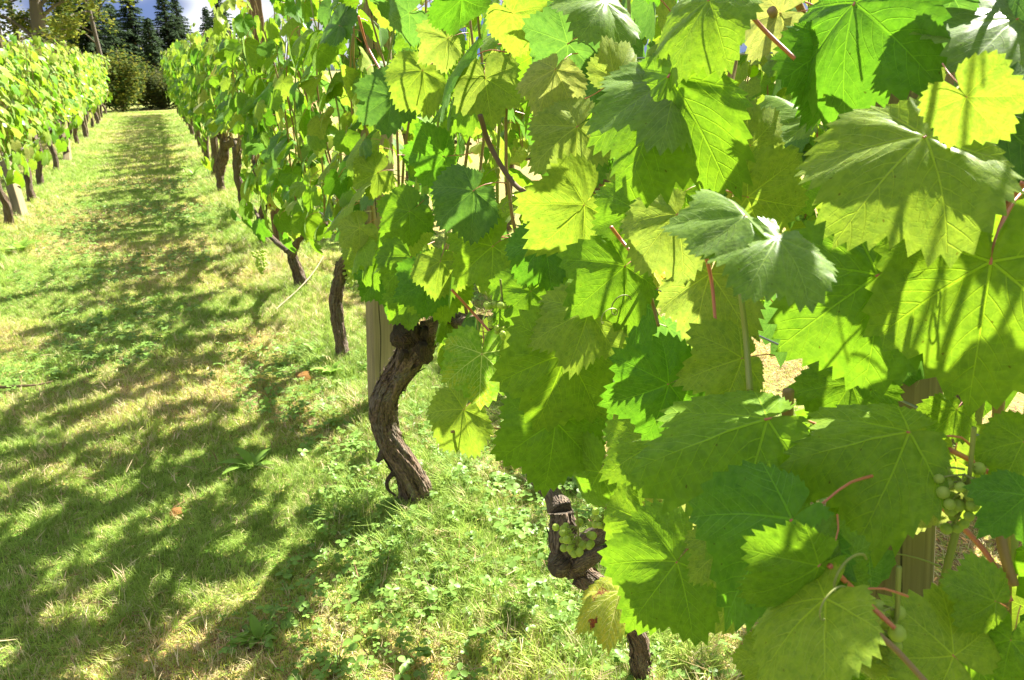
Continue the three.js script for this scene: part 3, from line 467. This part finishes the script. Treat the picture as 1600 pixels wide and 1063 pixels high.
// fruit
cluster(right[0], at(1508, 735, .66), 28, .06, .022, 1, .0048); cluster(right[1], at(1158, 712, .8), 38, .055, .03, 2); cluster(right[2], at(782, 470, 1.42), 26, .07, .03, 3, .006); cluster(right[1], at(900, 828, 1.45), 26, .05, .04, 4, .007);
cluster(right[1], at(1392, 955, .6), 9, .04, .012, 5); cluster(right[3], at(545, 410, 4.0), 36, .12, .045, 6, .009); cluster(right[4], at(405, 392, 5.4), 40, .16, .05, 7, .010); cluster(right[1], at(945, 790, 1.4), 22, .05, .03, 8); cluster(right[2], at(745, 520, 1.75), 20, .06, .03, 9);

// ---------------------------------------------------------------- posts and wires
function post(p0, p1, w, mat, label, group) {
  const len = p0.distanceTo(p1), sh = new THREE.Shape(), h = w / 2, c = w * .1;
  sh.moveTo(-h + c, -h); sh.lineTo(h - c, -h); sh.quadraticCurveTo(h, -h, h, -h + c); sh.lineTo(h, h - c); sh.quadraticCurveTo(h, h, h - c, h); sh.lineTo(-h + c, h); sh.quadraticCurveTo(-h, h, -h, h - c); sh.lineTo(-h, -h + c); sh.quadraticCurveTo(-h, -h, -h + c, -h);
  const g = new THREE.ExtrudeGeometry(sh, { depth: len, bevelEnabled: true, bevelSize: w * .04, bevelThickness: w * .04, bevelSegments: 2, steps: 30, curveSegments: 4 });
  const pos = g.attributes.position, uv = g.attributes.uv;
  for (let i = 0; i < pos.count; i++) { const x = pos.getX(i), y = pos.getY(i), z = pos.getZ(i); uv.setXY(i, Math.atan2(y, x) / 6.283 + .5, z / 1.2); pos.setXY(i, x * (1 + .03 * n3(z * 5, x * 9, p0.z)), y * (1 + .03 * n3(z * 5, y * 9, 4))); }
  g.computeVertexNormals();
  const o = mesh('vineyard_post', g, mat); o.position.copy(p0); o.quaternion.setFromUnitVectors(V(0, 0, 1), p1.clone().sub(p0).normalize()); 
  return tag(o, label, 'post', group);
}
post(onGround(598, 648).setY(-.1), at(584, 10, 3.22), .105, palePost, 'grey squared wooden post standing behind the S-curved vine trunk');
post(at(1372, 1330, 1.34), at(1415, -30, 1.0), .09, postMat, 'nearest squared wooden post, half hidden behind big leaves at lower right');
post(V(.86, -.1, -6.95), V(.84, 2.5, -6.95), .095, brownPost, 'tall brown post that rises above the leaves of the right row');
post(onGround(37, 345).setY(-.1), at(-5, 205, 9.1), .095, postMat, 'grey wooden post leaning left, at the near end of the left row');
post(onGround(106, 256).setY(-.1), at(94, 160, 14.2), .1, postMat, 'second grey post of the left row, upright beyond the leaning one');
for (const z of [-14.2, -19.8, -25.4]) post(V(.86, -.1, z), V(.84, 1.95, z), .11, postMat, 'wooden post far down the right row, wrapped in leaves', 'far posts of the right row');
for (const z of [-20.4, -25.8]) post(V(LX + .02, -.1, z), V(LX, 1.85, z), .11, postMat, 'wooden post far down the left row, wrapped in leaves', 'far posts of the left row');
function wire(x, y, z0, z1, label, twist) {
  const pts = []; for (let i = 0; i <= 26; i++) { const z = lerp(z0, z1, i / 26); pts.push(V(x + .006 * Math.sin(z * 2.1), y + .012 * Math.sin(z * 1.15 + y * 9), z)); }
  const t = thing('trellis_wire', pts[0].clone(), label, 'wire'); mesh('strand', tube(pts.map((p) => p.clone().sub(pts[0])), [.0017], 6, 160), wireMat, t);
  if (twist) for (const z of twist) { const q = (z - z0) / (z1 - z0), p = pts[Math.round(q * 26)].clone().sub(pts[0]); mesh('crimp', tube([p.clone().add(V(0, 0, -.012)), p, p.clone().add(V(0, 0, .012))], [.004], 6, 4), wireMat, t); }
}
wire(.80, .70, 1.5, -31, 'lowest trellis wire of the right row, running past the nearest post', [-.9, -1.6]); wire(.78, 1.12, 1.5, -31, 'middle trellis wire of the right row, threading behind the leaves', [-1.2]); wire(.88, 1.52, 1.5, -31, 'top trellis wire of the right row, at eye height among leaves');
wire(LX + .05, .62, -7, -31, 'lower trellis wire of the left row, under the leaves'); wire(LX + .05, 1.3, -7, -31, 'upper trellis wire of the left row, inside the leaves');

// ---------------------------------------------------------------- grass, clover, litter
{
  const R = rng(900);
  const blade = (h, w, lean, a, ox, oz) => { const c = Math.cos(a), s = Math.sin(a), pos = []; for (const [t, ww] of [[0, 1], [.55, .75], [1, 0]]) { const b = lean * t * t; for (const e of ww ? [-1, 1] : [0]) pos.push(ox + c * b - s * e * w * ww * .5, h * t * (1 - .2 * lean / h * t), oz + s * b + c * e * w * ww * .5); } const g = new THREE.BufferGeometry(); g.setAttribute('position', new THREE.Float32BufferAttribute(pos, 3)); g.setIndex([0, 1, 2, 1, 3, 2, 2, 3, 4]); return g; };
  const tuft = (seed, n, h, spread, w = .0024) => { const r = rng(seed), a = []; for (let i = 0; i < n; i++) { const hh = h * (.5 + r() * .8); a.push(blade(hh, w * (.7 + r() * .8), hh * (.2 + r() * .9), r() * 6.28, (r() - .5) * spread, (r() - .5) * spread)); } const g = mergeGeometries(a); g.computeVertexNormals(); return g; };
  const grassMat = leafy({ color: rgb(1, 1, 1), transmission: .42, clearcoat: .35, clearcoatRoughness: .45 });
  const tufts = [tuft(1, 10, .03, .045), tuft(2, 9, .038, .05), tuft(3, 7, .05, .04)], coarse = [tuft(4, 10, .035, .12, .006), tuft(5, 10, .045, .14, .007)];
  const lists = [[], [], []], cl = [[], []], put = (x, z, s, arr, c) => { tmp.makeRotationY(R() * 6.28); arr.push({ m: tmp.clone().scale(V(s, s * (.7 + R() * .6), s)).setPosition(x, gh(x, z) - .004, z), c }); };
  const tone = (x, z) => { const d = dryAt(x, z), k = R(); if (k < .08 + .36 * d) return rgb(.6 + R() * .14, .5 + R() * .1, .27 + R() * .06); const l = .75 + R() * .5; return rgb(lerp(.235, .38, d * R() + .12) * l, lerp(.355, .39, d) * l, .06 * l).multiplyScalar(1.22); };
  const scatter = (x0, x1, z0, z1, dens, fn) => { const n = Math.round((x1 - x0) * (z1 - z0) * dens); for (let i = 0; i < n; i++) fn(lerp(x0, x1, R()), lerp(z0, z1, R())); };
  const seen = (x, z) => { const p = V(x, 0, z).sub(camP).applyQuaternion(camQ.clone().invert()); if (p.z > -.3) return false; const px = 800 + F * p.x / -p.z, py = 531 - F * p.y / -p.z; return px > -120 && px < 1720 && py < 1220; };
  const fine = (x, z) => {
    if (!seen(x, z)) return; const cov = coverAt(x, z), under = Math.exp(-((x - .72) ** 2) / .03);
    if (R() < cov * .3 || R() < .35 * dryAt(x, z) * R() + (x > 1.2 ? .2 : 0)) return;
    const s = (.5 + R() * .45) * (1 + .75 * under * R() + .5 * smooth(fbm(x * 2.3, 3, z * 2.3, 2), .05, .4));
    put(x, z, s, lists[Math.floor(R() * 3)], tone(x, z));
  };
  scatter(-2.2, 1.3, -4, -1.1, 6000, fine); scatter(-2.2, 1.3, -7, -4, 4000, fine); scatter(-2.2, 1.3, -12, -7, 2000, fine); scatter(1.3, 3.4, -7, -.3, 1100, fine);
  scatter(-2.4, 1.4, -31, -12, 700, (x, z) => { if (seen(x, z)) put(x, z, .7 + R() * .5, cl[Math.floor(R() * 2)], tone(x, z)); });
  for (const [bx, bz] of [[.65, -2.37], [.77, -3.99], [.78, -5.48], [.95, -1.32], [.8, -3.2]]) for (let i = 0; i < 420; i++) { const a = R() * 6.28, q = .03 + .34 * Math.sqrt(R()) * R(), x = bx + Math.cos(a) * q, z = bz + Math.sin(a) * q; put(x, z, (q < .13 ? .7 : 1) + R() * 1.3 * (1 - q * 2) * (q < .13 ? .3 : 1), lists[2], tone(x, z)); }
  for (const xx of [LX, .74]) scatter(xx - .35, xx + .35, -31, -6, 500, (x, z) => { if (seen(x, z)) put(x, z, 1 + R() * .9, lists[2], tone(x, z)); });
  const all = [...lists.map((l, i) => [tufts[i], l]), ...cl.map((l, i) => [coarse[i], l])];
  const gr = thing('grass', V(0, 0, 0), 'short green and straw-coloured grass growing over the lane', 'grass'); gr.userData.kind = 'stuff';
  for (const [g, l] of all) if (l.length) inst('grass_blades', g, grassMat, l, gr);
  // clover and strawberry-like ground cover: three leaflets on a stalk
  const leaflet = (a, wd) => { const pos = [], idx = []; const P = (x, y, z) => pos.push(x, y, z), c = Math.cos(a), s = Math.sin(a); P(0, 0, 0); const o = [[.25, .3], [.6, .5], [.95, .36], [1.08, 0], [.95, -.36], [.6, -.5], [.25, -.3]]; for (const [u, v] of o) { const z = .16 * Math.abs(v) - .18 * u * u + .1 * u; P(c * u - s * v * wd, z, s * u + c * v * wd); } P(c * .6, -.02, s * .6); for (let i = 0; i < 6; i++) idx.push(8, i + 2, i + 1); idx.push(0, 8, 1, 0, 7, 8); const g = new THREE.BufferGeometry(); g.setAttribute('position', new THREE.Float32BufferAttribute(pos, 3)); g.setIndex(idx); return g; };
  const tri = (wd) => { const g = mergeGeometries([0, 2.09, 4.19].map((a) => leaflet(a + .2, wd))); g.computeVertexNormals(); return g; };
  const tl = [[], []];
  const cover = (x, z) => { if (!seen(x, z) || R() > coverAt(x, z) * (.5 + .9 * smooth(fbm(x * 5, 2, z * 5, 2), -.15, .2)) || Math.abs(x - .72) < .1 && R() < .5) return; const s = .009 + R() * R() * .022, e = new THREE.Euler((R() - .5) * .9, R() * 6.28, (R() - .5) * .9), l = .8 + R() * .5; tl[R() < .6 ? 0 : 1].push({ m: tmp.clone().makeRotationFromEuler(e).scale(V(s, s, s)).setPosition(x, gh(x, z) + .012 + R() * .035, z), c: rgb(.17 * l, .30 * l, .045 * l) }); };
  scatter(-1.9, 1.35, -4.6, -1.1, 1500, cover); scatter(-1.9, 1.2, -12, -4.6, 800, cover); scatter(1.2, 3, -6, -.4, 500, cover);
  const coverMat = leafy({ color: rgb(1, 1, 1), transmission: .4, clearcoat: .5, clearcoatRoughness: .42 });
  const gc = thing('clover', V(0, 0, 0), 'low three-leaved ground cover spreading among the grass', 'clover'); gc.userData.kind = 'stuff';
  inst('clover_leaves', tri(1), coverMat, tl[0], gc); inst('clover_leaves', tri(.72), coverMat, tl[1], gc);
  // straw and bits
  const straw = tuft(8, 5, .05, .05, .0022), sl = [];
  const lay = (x, z) => { if (!seen(x, z) || R() > .25 + dryAt(x, z)) return; const e = new THREE.Euler(1.2 + R() * .7, R() * 6.28, R() * 6.28), s = .5 + R() * .9, k = R(), l = .8 + R() * .5; sl.push({ m: tmp.clone().makeRotationFromEuler(e).scale(V(s, s, s)).setPosition(x, gh(x, z) + .012, z), c: k < .75 ? rgb(.50 * l, .39 * l, .22 * l) : rgb(.24 * l, .13 * l, .07 * l) }); };
  scatter(-1.9, 1.3, -5, -1.1, 700, lay); scatter(-1.9, 1.2, -10, -5, 300, lay); scatter(1.2, 3.2, -6, -.3, 900, lay);
  inst('dry_straw', straw, new THREE.MeshStandardMaterial({ color: rgb(1, 1, 1), roughness: .9, side: THREE.DoubleSide }), sl);
  tag(scene.children[scene.children.length - 1], 'dead straw and bark bits lying between the grass', 'straw');
  // broad-leaved weeds
  const wl = (() => { const pos = [], idx = [], n = 6; for (let i = 0; i <= n; i++) { const t = i / n, w = .16 * Math.sin(Math.PI * Math.min(1, t * .9 + .08)) + .012, z = .5 * t - .55 * t * t; pos.push(-w, z + .05, t, 0, z, t, w, z + .05, t); if (i < n) { const a = i * 3; idx.push(a, a + 1, a + 3, a + 1, a + 4, a + 3, a + 1, a + 2, a + 4, a + 2, a + 5, a + 4); } } const g = new THREE.BufferGeometry(); g.setAttribute('position', new THREE.Float32BufferAttribute(pos, 3)); g.setIndex(idx); g.computeVertexNormals(); return g; })();
  const weedMat = leafy({ color: rgb(.19, .33, .04), clearcoat: .4, clearcoatRoughness: .42, transmission: .4 }), weedLight = leafy({ color: rgb(.26, .44, .06), clearcoat: .3, clearcoatRoughness: .42, transmission: .45 });
  for (const [px, py, s, n, label, mt] of [[395, 735, .11, 9, 'dark broad-leaved weed in the shadow left of the S-curved trunk', weedMat], [405, 1005, .075, 16, 'leafy broad-leaved weed at the bottom edge of the lane', weedMat], [495, 560, .09, 9, 'broad-leaved weed left of the straight brown trunk', weedMat], [35, 395, .16, 8, 'weed clump with upright leaves near the left row', weedLight], [302, 275, .2, 7, 'weed clump beside the lane before the forked trunk', weedMat], [520, 590, .1, 8, 'bright weed at the foot of the straight brown trunk', weedLight], [190, 645, .05, 3, 'small seedling with two pale leaves in the lane', weedLight], [640, 655, .07, 6, 'low weed behind the S-curved trunk', weedMat]]) {
    const p = onGround(px, py); p.y = gh(p.x, p.z); const t = thing('weed', p, label, 'weed'); for (let i = 0; i < n; i++) { const o = mesh('leaf', wl, mt, t); o.rotation.set(-(.15 + R() * .7), i / n * 6.28 + R() * .6, 0, 'YXZ'); o.scale.setScalar(s * (.6 + R() * .6)); }
  }
  // fallen things
  const fallen = (px, py, s, tone, label, tilt) => { const p = onGround(px, py); p.y = gh(p.x, p.z) + .03; const o = mesh('fallen_leaf', HI[3], leafMats[tone], scene); frame(p, V(.6, .1, .5), V(-.2, 1, tilt), s).decompose(o.position, o.quaternion, o.scale); tag(o, label, 'leaf'); };
  fallen(468, 595, .06, 10, 'dry red-brown leaf lying in the grass left of the straight trunk', .6); fallen(273, 810, .03, 10, 'small brown leaf crumb in the sunny patch of the lane', .3);
  const st = (pts, r, name, label, cat, mat) => { const P = pts.map(([x, y, h]) => { const p = onGround(x, y); p.y = gh(p.x, p.z) + h; return p; }), t = mesh(name, tube(P.map((p) => p.clone().sub(P[0])), [r, r, r * .6], 6, 16, { rough: .2 }), mat); t.position.copy(P[0]); tag(t, label, cat); };
  st([[-6, 610, .02], [30, 611, .03], [60, 607, .02], [84, 602, .02]], .006, 'twig', 'dark twig lying in the shaded grass at the left edge', 'twig', darkCane);
  st([[432, 490, .02], [470, 466, .05], [492, 448, .09], [508, 430, .14]], .0035, 'dry_cane', 'pale dry cane lying by the left-leaning short trunk', 'cane', new THREE.MeshStandardMaterial({ color: rgb(.36, .28, .18), roughness: .8 }));
}

// ---------------------------------------------------------------- trees beyond the lane
function conifer(px, tipY, z, w, label, seed, tint = 1) {
  const r = ray(px, 104), p = r.multiplyScalar(z / r.z).add(camP), base = V(p.x, 0, z), R = rng(seed), dep = -V(base.x, 1.5, z).sub(camP).applyQuaternion(camQ.clone().invert()).z;
  const H = 1.5 + (104 - tipY) * dep / F * .95, t = thing('conifer', base, label, 'conifer');
  mesh('trunk', tube([V(0, -.2, 0), V(.05, H * .5, 0), V(0, H * .99, 0)], [w * .04, w * .022, .015], 8, 12), darkCane, t);
  const pos = [], nb = Math.round(H * 30);
  for (let i = 0; i < nb; i++) {
    const f = Math.pow((i + R()) / nb, .85), y = H * (1 - f * .97), L = w * .5 * (f * .95 + .03) * (.65 + R() * .6), a = i * 2.4 + R(), dx = Math.cos(a), dz = Math.sin(a), droop = .15 + .35 * f, up = f < .2 ? .6 : .28;
    const n = Math.max(5, Math.round(L * 13));
    for (let k = 0; k < n; k++) for (const sd of [-1, 1, 0]) { // needle sprays along the bough
      const s = (k + R()) / n, q = V(dx * L * s, y + L * (up * s - droop * s * s) , dz * L * s), l = .14 + .22 * (1 - s) * (sd ? 1 : .5) + R() * .1, b = a + sd * (.8 + R() * .4), ww = .035 + R() * .03;
      const e = V(q.x + Math.cos(b) * l, q.y - .05 - R() * .16 + (sd ? 0 : .06), q.z + Math.sin(b) * l), sx = -Math.sin(b) * ww, sz = Math.cos(b) * ww, hy = (R() - .5) * .08;
      pos.push(q.x - sx, q.y + hy, q.z - sz, q.x + sx, q.y - hy, q.z + sz, e.x, e.y, e.z);
    }
  }
  const g = new THREE.BufferGeometry(); g.setAttribute('position', new THREE.Float32BufferAttribute(pos, 3)); g.computeVertexNormals();
  mesh('crown', g, leafy({ color: rgb(.045 * tint, .075 * tint, .03 * tint), transmission: .15 }), t);
}
conifer(150, -40, -58, 8, 'broad dark conifer rising behind the left row', 501); conifer(214, -18, -62, 5.6, 'slender dark conifer above the end of the lane', 502); conifer(268, -8, -64, 5.8, 'dark conifer right of the slender one, against blue sky', 503); conifer(286, -2, -70, 5.2, 'thin conifer top close behind its dark neighbour', 504);
conifer(352, -8, -72, 6.4, 'conifer whose top stands alone against white cloud', 505, 1.3); conifer(331, 14, -76, 4.4, 'small conifer top left of the lone one against cloud', 506, 1.3); conifer(185, 8, -66, 6, 'dark conifer filling the gap between broad and slender ones', 507); conifer(120, -30, -70, 5, 'dark conifer behind the bare broadleaf trunks', 508); conifer(240, 30, -56, 3, 'low dark conifer behind the bush at the lane end', 509);

const bushLeaf = (() => { const g = new THREE.BufferGeometry(); g.setAttribute('position', new THREE.Float32BufferAttribute([0, 0, 0, -.3, .06, .45, .3, .06, .45, 0, -.05, 1], 3)); g.setIndex([0, 2, 1, 1, 2, 3]); g.computeVertexNormals(); return g; })();
function leafMass(t, fn, n, size, mats, R) { const l = []; for (let i = 0; i < n; i++) { const q = fn(); if (!q) continue; const e = new THREE.Euler(R() * 1.6 - .8, R() * 6.28, R() * 1.6 - .8), s = size * (.6 + R() * .8); l.push({ m: tmp.clone().makeRotationFromEuler(e).scale(V(s, s, s)).setPosition(q), c: mats[Math.floor(R() * mats.length)] }); } const o = inst('crown', bushLeaf, leafy({ color: rgb(1, 1, 1), transmission: .4 }), l, t); return o; }
function shrub(x, z, w, h, label, seed, mats, n = 5200) {
  const t = thing('shrub', V(x, 0, z), label, 'shrub'), R = rng(seed), st = [], tips = [];
  for (let i = 0; i < 26; i++) { const a = R() * 6.28, l = .35 + R() * .65, tip = V(Math.cos(a) * w * .5 * l, h * (.45 + .6 * R()) * (1.05 - l * .35), Math.sin(a) * w * .5 * l); const mid = V(tip.x * .35, tip.y * .6, tip.z * .35); st.push(tube([V(0, -.05, 0), mid, tip], [.03, .018, .006], 4, 6)); tips.push([mid, tip]); }
  mesh('stems', mergeGeometries(st), darkCane, t).userData.kind = 'stuff';
  leafMass(t, () => { const [m, q] = tips[Math.floor(R() * tips.length)], s = R(); const p = m.clone().lerp(q, s * 1.08 - .1).add(rnd3(R, .1 + .22 * w / 2 * (1 - s * .5))); p.y = Math.max(.05, p.y - R() * .25); return p; }, n, .11, mats, R);
}
const by = [rgb(.13, .16, .02), rgb(.08, .12, .02), rgb(.045, .08, .016), rgb(.21, .21, .03)], bd = [rgb(.045, .065, .016), rgb(.065, .085, .02), rgb(.10, .11, .02)];
shrub(-.95, -31.5, 2.6, 2.3, 'yellow-green shrub closing the lane, at its left', 601, by, 6800); shrub(.35, -33.5, 2.6, 1.7, 'dark shrub closing the lane, at its right', 602, bd, 6000); shrub(-3.4, -34, 2.6, 3.0, 'yellow-green shrub showing over the left row', 603, by, 5200); shrub(-.4, -38, 3, 2.2, 'darker shrub behind the two at the lane end', 604, bd, 5200); shrub(-6.2, -36, 3, 2.9, 'bushy shrub behind the left row, under the bare trunks', 605, by, 5200);
function broadleaf(x, z, h, r, label, seed, mats, n, lean = 0) {
  const t = thing('broadleaf_tree', V(x, 0, z), label, 'tree'), R = rng(seed), tips = [];
  mesh('trunk', tube([V(0, -.2, 0), V(lean * .3, h * .3, .1), V(lean * .7, h * .65, 0), V(lean, h, .1)], [r, r * .85, r * .6, r * .2], 14, 30, { rough: .2, seed, twist: .5 }), shadeBark, t);
  for (let i = 0; i < 12; i++) { const y = h * (.28 + .65 * i / 12), a = R() * 6.28, L = h * (.18 + R() * .16), p0 = V(lean * y / h, y, 0), p2 = V(p0.x + Math.cos(a) * L, y + L * (.1 + R() * .5), Math.sin(a) * L), p1 = p0.clone().lerp(p2, .5).add(V(0, L * .12, 0)); mesh('limb', tube([p0, p1, p2], [r * .3, r * .18, .02], 7, 10), shadeBark, t); tips.push([p1, p2]); for (let k = 0; k < 3; k++) { const q = p1.clone().lerp(p2, R()), e = q.clone().add(rnd3(R, L * .4)); tips.push([q, e]); } }
  leafMass(t, () => { const [m, q] = tips[Math.floor(R() * tips.length)], s = R(); return m.clone().lerp(q, s).add(rnd3(R, .35)); }, n, .2, mats, R);
}
const atRow = (px, z) => { const r = ray(px, 104); return r.x * z / r.z; };
broadleaf(atRow(66, -44), -44, 9, .34, 'thick dark broadleaf trunk behind the left row', 701, by, 2600, .4); broadleaf(atRow(93, -46), -46, 9, .24, 'slimmer dark trunk right of the thick one', 702, by, 2600, .9); broadleaf(atRow(40, -47), -47, 8, .16, 'thin dark trunk left of the thick one', 703, by, 2200, -.3); broadleaf(atRow(8, -42), -42, 8, .12, 'thin grey trunk at the left edge', 704, by, 2000, .1); broadleaf(atRow(165, -40), -40, 8.5, .1, 'yellow-green leafy tree overhanging from above the left row', 705, [rgb(.20, .24, .03), rgb(.26, .27, .04), rgb(.11, .16, .02)], 3000, -.6);

renderer.render(scene, camera);
